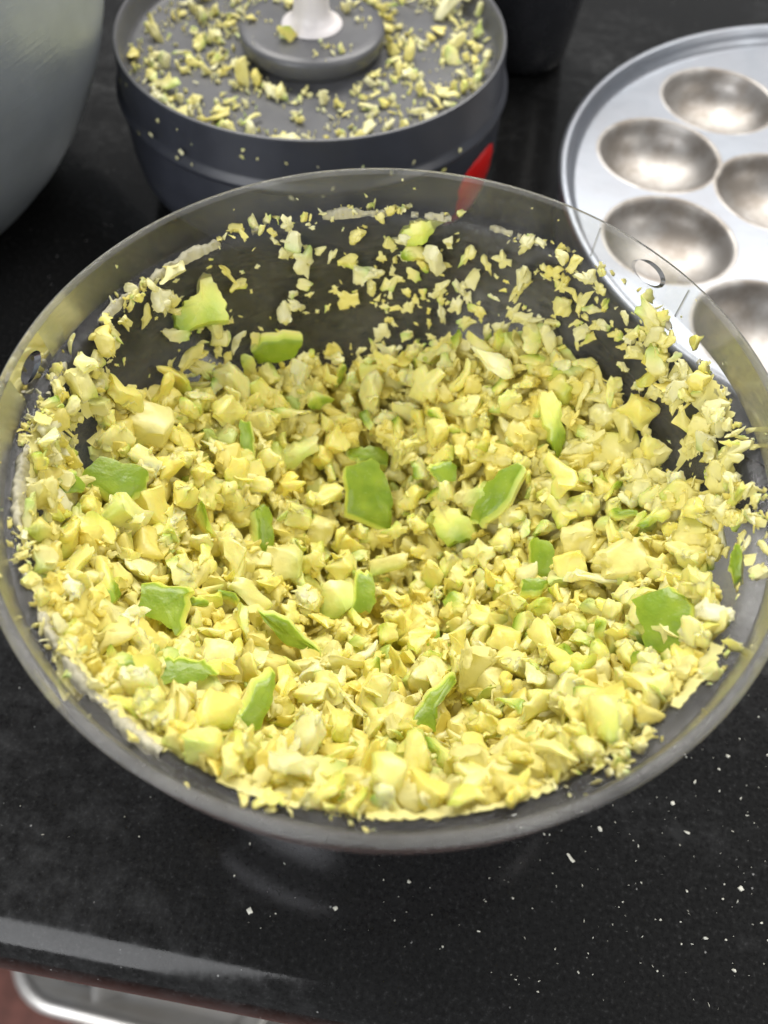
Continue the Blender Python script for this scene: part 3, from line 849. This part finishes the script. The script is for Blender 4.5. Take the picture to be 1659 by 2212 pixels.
for i in range(NT+1):
    th = R(168 + (386-168)*i/NT)
    z0 = edge_z(th) - .007
    ok.append(noise.noise(Vector((th*6, 2.2, 1))) + (.38 if 212 < math.degrees(th) < 328 else .05) > 0)
    for k in range(NZ+1):
        t = k/NZ; z = z0 + (.0779 - z0)*t
        nn = max(0, noise.noise(Vector((th*26, t*5, 3))) + .45) ; n2 = noise.noise(Vector((th*75, t*13, 7)))
        rr = min(r_wall(z), RB1) - .0003 - .0022*nn*(1 - .6*t) - .0006*n2
        if k == NZ: rr = .0650 + .0008*n2; z = .0779 + .0004*nn
        V.append((rr*math.cos(th), rr*math.sin(th), z + (.0007*n2 if 0 < k else 0)))
F = []
for i in range(NT):
    if not (ok[i] and ok[i+1]): continue
    for k in range(NZ):
        a, b = i*(NZ+1)+k, (i+1)*(NZ+1)+k
        zt = noise.noise(Vector((i*.05, k*.35, 11)))
        if any((Vector(V[a])-q).length < r2 for q, r2 in BARE) or (k > 6 and zt < -.12): continue
        F.append((a, b, b+1)); F.append((a, b+1, a+1))
mass.add((np.array(V), np.array(F), np.zeros(len(V))), np.eye(3), (0, 0, 0), 0.85)
mo = mass.build('chopped_mango', M['fruit'])
tag(mo, 'mass of finely chopped pale yellow mango filling the clear bowl', 'chopped mango', None, 'stuff')

# ---- shreds stuck to the bowl wall above the heap
def wall_density(thd, z, ze):
    if 72 < thd < 132: return 0.8
    if 55 < thd <= 72: return 0.8
    if 10 < thd <= 55: return 1.0
    if 132 <= thd < 200: return 0.95
    return 0.9
wall_bits = 0; tries = 0; seeds = []
fines = Heap()
wplaced = []
while wall_bits < 300 and tries < 14000:
    tries += 1
    if seeds and rg.random() < .6:
        b = rg.choice(seeds); th = b[0] + rg.gauss(0, .05); z = b[1] + rg.gauss(0, .0025)
    else:
        th = rg.uniform(R(-30), R(222)); z = rg.uniform(.036, .0785)
    thd = math.degrees(th) % 360
    ze = edge_z(th)
    if z < ze - .004 or z > .0782: continue
    if rg.random() > wall_density(thd, z, ze): continue
    dense = not (66 < thd < 136)
    s = rg.choice([.0028, .0034, .0042, .0050, .0060, .0074 if dense else .0056])*rg.uniform(.8, 1.2)
    if dense: s *= 1.1
    rw = r_wall(z); p = Vector((rw*math.cos(th), rw*math.sin(th), z))
    if any((p-q).length < r_*1.02 + s*.25 for q, r_ in BARE): continue
    if any((p-q).length < (s+t)*(.26 if dense else .33) for q, t in wplaced): continue
    if any((p-q).length < t*0.7 for q, t in taken): continue
    n = Vector((-math.cos(th), -math.sin(th), .16)).normalized()
    if rg.random() < (.42 if dense else .25):
        kind = 'mango_chunk'; vi = rg.randrange(72); M3 = rand_rot(rg); sc = (s, s*.85, s*.8); off = s*.42
    else:
        kind = 'mango_flake'; vi = rg.randrange(64); M3 = frame(n, rg.uniform(0, 6.3), .14 if not dense else .3, rg); sc = (s*1.1, s*rg.uniform(.7, 1.15), s*1.15); off = s*.2
    o = bpy.data.objects.new('mango_scrap', LIBM[kind][vi]); C.objects.link(o)
    o.material_slots[0].link = 'OBJECT'; o.material_slots[0].material = M['fruit_pale']
    A_ = M3 @ Matrix.Diagonal(sc)
    o.matrix_world = Matrix.Translation(pull_in(LIBD[kind][vi][0], A_, p + n*off, .0003)) @ A_.to_4x4()
    hw = 'just under the ledge' if z > .070 else ('high up' if z > .060 else ('halfway up' if z > .050 else 'low down'))
    tag(o, f"{size_word(s, .0036, .0052)} {SHAPE[kind]} {tinge(kind, vi)} shred {hw} on bowl wall at {clock(p.x, p.y)}", 'mango piece', 'mango shreds stuck to the bowl wall')
    wplaced.append((p, s)); seeds.append((th, z)); wall_bits += 1
for _ in range(520):
    th = rg.uniform(R(-35), R(225)); z = rg.uniform(.038, .0775)
    if z < edge_z(th)-.002: continue
    rw = r_wall(z); s = rg.uniform(.0007, .0022); n = Vector((-math.cos(th), -math.sin(th), .16)).normalized()
    p = Vector((rw*math.cos(th), rw*math.sin(th), z))
    if any((p-q).length < r_ for q, r_ in BARE) and rg.random() < .8: continue
    fines.add(FLAKES[rg.randrange(64)], frame(n, rg.uniform(0, 6.3), .2, rg) @ Matrix.Diagonal((s, s*.8, s*.6)), p + n*s*.15, rg.random())
# crumbs lying on the ledge and the collar all round
for _ in range(58):
    th0 = rg.uniform(0, 6.283); thd = math.degrees(th0)
    w = 1.0 if (140 < thd < 240 or thd < 48 or thd > 300) else .5
    if rg.random() > w: continue
    big = rg.uniform(.6, 1.5)
    for _k in range(rg.randint(2, 9)):
        th = th0 + rg.gauss(0, .035); r_ = rg.uniform(.0640, .0668); s = rg.uniform(.0006, .0022)*big
        fines.add(CHUNKS[rg.randrange(72)] if rg.random() < .5 else FLAKES[rg.randrange(64)], rand_rot(rg) @ Matrix.Diagonal((s*1.3, s, s*.7)), (r_*math.cos(th), r_*math.sin(th), .0779 + s*.12), rg.random())
for _ in range(26):
    th = rg.uniform(0, 6.283); v = rg.uniform(.1, .9); x, y, z = col_pt(0, th, v); s = rg.uniform(.0005, .0014)
    n = Vector((-math.cos(th), -math.sin(th), .1)).normalized()
    fines.add(FLAKES[rg.randrange(64)], frame(n, rg.uniform(0, 6.3), .3, rg) @ Matrix.Diagonal((s, s, s*.8)), (x*.9985, y*.9985, z), rg.random())
fo = fines.build('mango_fines', M['fruit_pale'])
tag(fo, 'tiny mango crumbs clinging to the bowl wall and ledge', 'crumbs', None, 'stuff')

# bigger clumps on the ledge at the left and right
for (px_, py_, s) in ((150, 745, .0062), (185, 790, .0058), (120, 800, .0050), (95, 905, .0065), (110, 950, .0062), (90, 1000, .0055), (70, 1110, .0050), (60, 1180, .0045), (1405, 640, .0055), (1300, 590, .0050), (1430, 690, .0062), (1500, 740, .0055), (1520, 800, .0052), (1545, 900, .0050), (1575, 960, .0050), (1580, 1060, .0055), (1600, 1120, .0045), (1590, 1400, .0055), (1540, 1450, .0050), (95, 1290, .0045), (1000, 446, .0032), (230, 690, .0045), (300, 640, .0042)):
    q = on_z(px_, py_, .0782); s *= .72
    o = bpy.data.objects.new('mango_clump', LIBM['mango_chunk'][rg.randrange(72)] if rg.random() < .6 else LIBM['mango_flake'][rg.randrange(64)]); C.objects.link(o)
    lim = .0668 - s*.25
    k = min(1.0, lim/math.hypot(q.x, q.y))
    o.matrix_world = Matrix.Translation((q.x*k, q.y*k, .0778 + s*.2)) @ (rand_rot(rg) @ Matrix.Diagonal((s, s*.9, s*.7))).to_4x4()
    tag(o, f"{size_word(s, .0035, .0041)} mango clump caught on the inner ledge of the bowl at {clock(q.x, q.y)}", 'mango piece', 'mango clumps on the bowl ledge')

# cream-coloured residue smeared along the ledge at the back
bm = bmesh.new()
n = 900
rows = []
for i in range(n+1):
    th = R(22 + (242-22)*i/n)
    w = noise.noise(Vector((th*7, 1.3, 0))) + .5*noise.noise(Vector((th*23, 4.3, 0))) + (.30 if 82 < math.degrees(th) < 112 else (.16 if math.degrees(th) > 160 else -.04))
    ww = .0004 + .0016*min(max(w, 0), .8)
    row = []
    for k in range(7):
        t = k/6; rr = .0648 + ww*(t-.35)*1.6 + .0005*noise.noise(Vector((th*60, t*3, 5)))
        z = .0777 + .0014*math.sin(math.pi*t)*min(1, max(w, 0)*1.5) + .0005*noise.noise(Vector((th*90, t*5, 9)))
        if k in (0, 6): z = .0768
        row.append(bm.verts.new((rr*math.cos(th), rr*math.sin(th), z)))
    rows.append((row, w))
for (a, wa), (b, wb) in zip(rows, rows[1:]):
    if wa < 0 or wb < 0: continue
    for k in range(6): bm.faces.new((a[k], a[k+1], b[k+1], b[k]))
bmesh.ops.delete(bm, geom=[v for v in bm.verts if not v.link_faces], context='VERTS')
tag(from_bm('mango_residue', bm, M['residue']), 'cream mango pulp smeared along the back ledge of the bowl', 'residue', None, 'stuff')

# ------------------------------------------------------------------ chopper lid, upside down
LX, LY = -0.0330, 0.1870
lid = empty('chopper_cover', (LX, LY, 0))
tag(lid, 'upturned grey chopper lid with white spindle, littered with mango shreds', 'lid')
bm = bmesh.new()
lathe(bm, [(0, .0475), (.030, .0475), (.050, .0475), (.0595, .0475), (.0610, .0480), (.0618, .0495), (.0624, .0530), (.0628, .0553), (.0633, .0557), (.0639, .0553)], 160)
from_bm('lid_disc', bm, M['grey'], lid)
bm = bmesh.new()
lathe(bm, [(.0639, .0553), (.0642, .0540), (.0648, .0430), (.0652, .0415), (.0664, .0408), (.0667, .0398), (.0662, .0388), (.0650, .0380), (.0610, .0378)], 160)
from_bm('skirt', bm, M['grey_dark'], lid)
bm = bmesh.new()
lathe(bm, [(.0650, .0380), (.0655, .0340), (.0655, .0220), (.0645, .0150), (.0615, .0115), (.0540, .0100), (.0520, .0085), (.0520, .0005), (0, .0)], 128)
from_bm('housing', bm, M['grey_dark'], lid)
bm = bmesh.new()
lathe(bm, [(0, .0555), (.0200, .0555), (.0230, .0553), (.0239, .0546), (.0240, .0536), (.0236, .0505), (.0222, .0490), (.0212, .0475)], 96)
hub = from_bm('hub_disc', bm, M['grey'], lid)
bm = bmesh.new()
lathe(bm, [(.0100, .0557), (.0098, .0561), (.0084, .0568), (.0068, .0580), (.0059, .0600), (.0056, .0640), (.0055, .0900), (.0054, .1180), (.0045, .1190), (0, .1190)], 64)
from_bm('spindle', bm, M['white'], hub)
# red pull handle tucked under the skirt
bm = bmesh.new()
secs = []
for i in range(25):
    a = R(-44 + 34*i/24); t = i/24; e = math.sin(math.pi*min(1, max(0, t*1.0)))**.35 if 0 < t < 1 else 0.05
    sec = []
    for k in range(14):
        b = 2*math.pi*k/14
        rr = .0618 + .0042*math.cos(b)*e; zz = .0205 + .0140*math.sin(b)*e
        rr += (zz-.0185)*.12
        sec.append(bm.verts.new((rr*math.cos(a), rr*math.sin(a), zz)))
    secs.append(sec)
for A, B_ in zip(secs, secs[1:]):
    for k in range(14): bm.faces.new((A[k], A[(k+1) % 14], B_[(k+1) % 14], B_[k]))
bm.faces.new(secs[0]); bm.faces.new(secs[-1])
from_bm('pull_handle', bm, M['red'], lid)['label'] = 'red pull handle under the edge of the lid'

# shreds on the lid
rg = random.Random(77)
lplaced = []; tries = 0
lfines = Heap()
def lid_z(r_): return .0557 if r_ < .0232 else .0477
while len(lplaced) < 260 and tries < 20000:
    tries += 1
    a = rg.uniform(0, 6.283); ad = math.degrees(a)
    u = rg.random()
    if u < .42: r_ = rg.uniform(.050, .0602)
    elif u < .62: r_ = rg.uniform(.026, .036)
    elif u < .96: r_ = rg.uniform(.030, .054)
    else: r_ = rg.uniform(.0115, .021)
    if ad > 100 and ad < 178 and rg.random() < .2: continue
    s = rg.choice([.0026, .0032, .004, .005, .006, .0078])*rg.uniform(.8, 1.15)
    if r_ < .023: s *= .7
    elif r_ > .051: s *= 1.2
    x, y = r_*math.cos(a), r_*math.sin(a)
    if any(math.hypot(x-q[0], y-q[1]) < (s+q[2])*.30 for q in lplaced): continue
    if .0215 < r_ < .0262: continue
    u = rg.random()
    if u < .45: kind = 'mango_chunk'; vi = rg.randrange(72); M3 = rand_rot(rg); k = (s, s*.8, s*.7); off = s*.3
    elif u < .86: kind = 'mango_flake'; vi = rg.randrange(64); M3 = frame(Vector((0, 0, 1)), rg.uniform(0, 6.3), .35, rg); k = (s*1.2, s, s); off = s*.2
    else: kind = 'mango_shard'; vi = rg.randrange(30); M3 = frame(Vector((0, 0, 1)), rg.uniform(0, 6.3), .22, rg); k = (s*1.5, s*1.0, s*1.0); off = s*.25
    o = bpy.data.objects.new('mango_shred', LIBM[kind][vi]); C.objects.link(o)
    o.material_slots[0].link = 'OBJECT'; o.material_slots[0].material = M['fruit_pale']
    zz = lid_z(r_) + off + (.003 if r_ > .0595 else 0)
    o.matrix_world = Matrix.Translation((LX + x, LY + y, zz)) @ (M3 @ Matrix.Diagonal(k)).to_4x4()
    hw = 'on the hub disc of the grey lid' if r_ < .023 else ('on the lid beside the hub' if r_ < .036 else ('midway out on the grey lid' if r_ < .050 else 'along the rim of the grey lid'))
    tag(o, f"{size_word(s, .004, .0062)} {SHAPE[kind]} {tinge(kind, vi)} shred {hw} at {clock(x, y)}", 'mango piece', 'mango shreds on the lid')
    lplaced.append((x, y, s))
for _ in range(1300):
    a = rg.uniform(0, 6.283); r_ = rg.choice([rg.uniform(.026, .060), rg.uniform(.050, .061), rg.uniform(.026, .050), rg.uniform(.048, .061)])
    s = rg.uniform(.0006, .0022)
    if lplaced and rg.random() < .6:
        q = rg.choice(lplaced); x, y = q[0] + rg.gauss(0, .003), q[1] + rg.gauss(0, .003); r_ = math.hypot(x, y)
        if r_ > .061 or r_ < .0105: continue
    else: x, y = r_*math.cos(a), r_*math.sin(a)
    d = (CHUNKS, FLAKES, SHARDS)[rg.randrange(3)]
    lfines.add(d[rg.randrange(30)], rand_rot(rg) @ Matrix.Diagonal((s*1.2, s, s*.7)), (LX + x, LY + y, lid_z(r_) + s*.25), rg.random())
for _ in range(26):     # specks on the outside of the skirt
    a = R(rg.uniform(195, 345)); z = rg.uniform(.038, .052); rr = .0664 if z < .046 else .0645; s = rg.uniform(.0008, .0022)
    n = Vector((math.cos(a), math.sin(a), .1))
    lfines.add(FLAKES[rg.randrange(64)], frame(n, rg.uniform(0, 6.3), .2, rg) @ Matrix.Diagonal((s, s, s*.6)), (LX + rr*math.cos(a), LY + rr*math.sin(a), z), rg.random())
tag(lfines.build('lid_fines', M['fruit_pale']), 'tiny mango crumbs sprinkled over the upturned grey lid', 'crumbs', None, 'stuff')

# ------------------------------------------------------------------ dimpled aluminium tray
TX, TY, TZ = 0.1680, 0.1550, 0.0185
tray = empty('dimpled_tray', (TX, TY, 0))
tag(tray, 'round aluminium tray with rows of hollow cavities at the right edge', 'tray')
cav = [(.0810*math.cos(R(126 + 33.6*i)), .0810*math.sin(R(126 + 33.6*i))) for i in range(10)]
cav += [(.0375*math.cos(R(165 + 90*i)), .0375*math.sin(R(165 + 90*i))) for i in range(4)]
RC = .0216
bm = bmesh.new()
edges = []
def loop(cx_, cy_, r_, n):
    vv = [bm.verts.new((cx_ + r_*math.cos(2*math.pi*i/n), cy_ + r_*math.sin(2*math.pi*i/n), TZ)) for i in range(n)]
    for i in range(n): edges.append(bm.edges.new((vv[i], vv[(i+1) % n])))
loop(0, 0, .1085, 144)
for (x, y) in cav: loop(x, y, RC + .0012, 64)
bmesh.ops.triangle_fill(bm, edges=edges, use_beauty=True, use_dissolve=False)
bad = [f for f in bm.faces if any((f.calc_center_median().xy - Vector((x, y))).length < RC*.9 for (x, y) in cav)]
bmesh.ops.delete(bm, geom=bad, context='FACES')
from_bm('plate', bm, M['tray'], tray, smooth=False)
bm = bmesh.new()
lathe(bm, [(.1085, TZ), (.1100, TZ+.0006), (.1112, TZ+.0030), (.1118, TZ+.0052), (.1128, TZ+.0062), (.1142, TZ+.0062), (.1152, TZ+.0050), (.1153, TZ+.0036), (.1142, TZ+.0026), (.1130, TZ-.002), (.1120, 0.001)], 180)
from_bm('rim', bm, M['tray'], tray)
bm0 = bmesh.new()
prof = [(RC+.0012, TZ), (RC+.0006, TZ+.00015), (RC, TZ+.0001), (RC-.0006, TZ-.0006), (RC-.0011, TZ-.0016)]
for i in range(1, 11):
    a = R(90*i/10); prof.append(((RC-.0013)*math.cos(a)**.9 if i < 10 else 0, TZ-.0018-.0105*math.sin(a)))
lathe(bm0, prof, 64)
me0 = bpy.data.meshes.new('cavity'); bmesh.ops.recalc_face_normals(bm0, faces=bm0.faces[:]); bm0.to_mesh(me0); bm0.free()
for p in me0.polygons: p.use_smooth = True
me0.materials.append(M['cavity'])
for (x, y) in cav:
    o = bpy.data.objects.new('cavity', me0); C.objects.link(o); o.parent = tray; o.location = (x, y, 0)
    o.rotation_euler = (0, 0, rnd.uniform(0, 6.28))

# ------------------------------------------------------------------ aluminium pot at the left
pot = empty('cooking_pot', (-0.2018, 0.1619, 0))
tag(pot, 'large brushed aluminium cooking pot with rounded side at the upper left', 'pot')
RP, ZP = 0.10925, 0.0911
def pr_(z, t=0.0): return math.sqrt(max(0, (RP - t)**2 - (z - ZP)**2))
bm = bmesh.new()
prof = [(0, .0010), (.045, .0010), (.0575, .0016)] + [(pr_(z), z) for z in (.004, .010, .02, .03, .04, .05, .06, .07, .08, .09, .10, .11, .12, .13, .14)]
lathe(bm, prof, 160)
from_bm('pot_body', bm, M['pot'], pot)
bm = bmesh.new()
rt = pr_(.14)
lathe(bm, [(rt, .14), (rt + .004, .1425), (rt + .009, .1440), (rt + .010, .1455), (rt + .008, .1468), (rt + .003, .1460), (rt - .002, .1400)] + [(pr_(z, .0018), z) for z in (.13, .11, .09, .07, .05, .03, .015)] + [(.055, .0045), (0, .0035)], 160)
from_bm('pot_rim', bm, M['pot'], pot)

# ------------------------------------------------------------------ black tapered jar at the back
jar = empty('black_jar', (0.0470, 0.2800, 0))
tag(jar, 'glossy black tapered jar standing behind the lid', 'jar')
bm = bmesh.new()
lathe(bm, [(0, .0012), (.017, .0012), (.0195, .0016), (.0210, .0035), (.0222, .010), (.0262, .050), (.0300, .085), (.0310, .093)], 96)
from_bm('jar_body', bm, M['black'], jar)
bm = bmesh.new()
lathe(bm, [(.0310, .093), (.0318, .094), (.0320, .100), (.0312, .1012), (.0300, .1010), (.0296, .098), (.0280, .085), (.024, .05), (.019, .006), (0, .005)], 96)
from_bm('jar_rim', bm, M['black'], jar)

# ------------------------------------------------------------------ crumbs on the counter
rg = random.Random(5)
cr = Heap()
for _ in range(330):
    px_, py_ = rg.uniform(0, 1659), rg.uniform(1500, 2190)
    if rg.random() < .5: px_ = 1659 - abs(rg.gauss(0, 420))
    if px_ < 500 and rg.random() < .72: continue
    q = on_z(px_, py_, 0)
    if math.hypot(q.x, q.y) < .0565: continue
    loc = Matrix.Rotation(-EDGE_ANG, 3, 'Z') @ (q - Vector((0, -.0915, 0)))
    if loc.y < .014: continue
    s = min(.0014, .00022 + rg.expovariate(1/.00022))
    d = (CHUNKS, FLAKES, SHARDS)[rg.randrange(3)]
    cr.add(d[rg.randrange(30)], rand_rot(rg) @ Matrix.Diagonal((s*1.2, s, s*.8)), (q.x, q.y, s*.25), rg.random())
tag(cr.build('crumbs', M['crumb']), 'scattered dried white crumbs on the front of the black counter', 'crumbs', None, 'stuff')
for (px_, py_, s, lab) in ((1232, 1853, .0026, 'long white crumb lying right of centre in front of the bowl'), (1452, 1735, .0011, 'round white crumb near the right front of the bowl'),
                           (540, 1968, .0014, 'jagged white crumb left of centre near the counter edge'), (724, 1962, .0010, 'small white crumb near the counter edge below the bowl'), (1600, 1920, .0011, 'white crumb at the right edge of the counter')):
    q = on_z(px_, py_, 0)
    o = bpy.data.objects.new('crumb', lib_mesh('crumb', SHARDS[rg.randrange(30)] if s > .0025 else CHUNKS[rg.randrange(70)], .9)); C.objects.link(o)
    o.data.materials.append(M['crumb'])
    o.matrix_world = Matrix.Translation((q.x, q.y, s*.2)) @ (Matrix.Rotation(R(-58), 3, 'Z') @ Matrix.Diagonal((s, s, s*.7))).to_4x4()
    tag(o, lab, 'crumb', 'larger crumbs on the counter')

# ------------------------------------------------------------------ steel tray on the floor below
q = on_z(40, 2150, -.78)
st = empty('steel_tray', (q.x, q.y, -.80))
tag(st, 'stainless steel tray on the floor below the counter edge', 'tray')
bm = bmesh.new()
def rr_loop(x0, y0, x1, y1, r_, z, n=8):
    pts = []
    for (cx_, cy_, a0) in ((x1-r_, y1-r_, 0), (x0+r_, y1-r_, 90), (x0+r_, y0+r_, 180), (x1-r_, y0+r_, 270)):
        for i in range(n+1): a = R(a0 + 90*i/n); pts.append(bm.verts.new((cx_ + r_*math.cos(a), cy_ + r_*math.sin(a), z)))
    return pts
loops = []
for (ins, z) in ((.0, .018), (-.008, .022), (-.014, .026), (-.008, .031), (0, .030), (.006, .024), (.014, .006), (.024, .002)):
    loops.append(rr_loop(-.01+ins, .004+ins, .62-ins, .43-ins, max(.02, .05-ins), z))
for a, b in zip(loops, loops[1:]):
    for i in range(len(a)): j = (i+1) % len(a); bm.faces.new((a[i], a[j], b[j], b[i]))
bm.faces.new(loops[-1])
from_bm('tray_body', bm, M['steel'], st, sharp=60)
st.rotation_euler = (0, 0, R(-9))
q = on_z(400, 2105, -.775)
pl = empty('steel_plate', (q.x, q.y, -.797))
tag(pl, 'round stainless steel plate lying in the tray below the counter', 'plate')
bm = bmesh.new()
lathe(bm, [(0, .004), (.065, .004), (.074, .006), (.084, .018), (.092, .021), (.095, .020), (.0945, .018), (.086, .016), (.076, .003), (0, .001)], 96)
from_bm('plate_body', bm, M['steel'], pl)
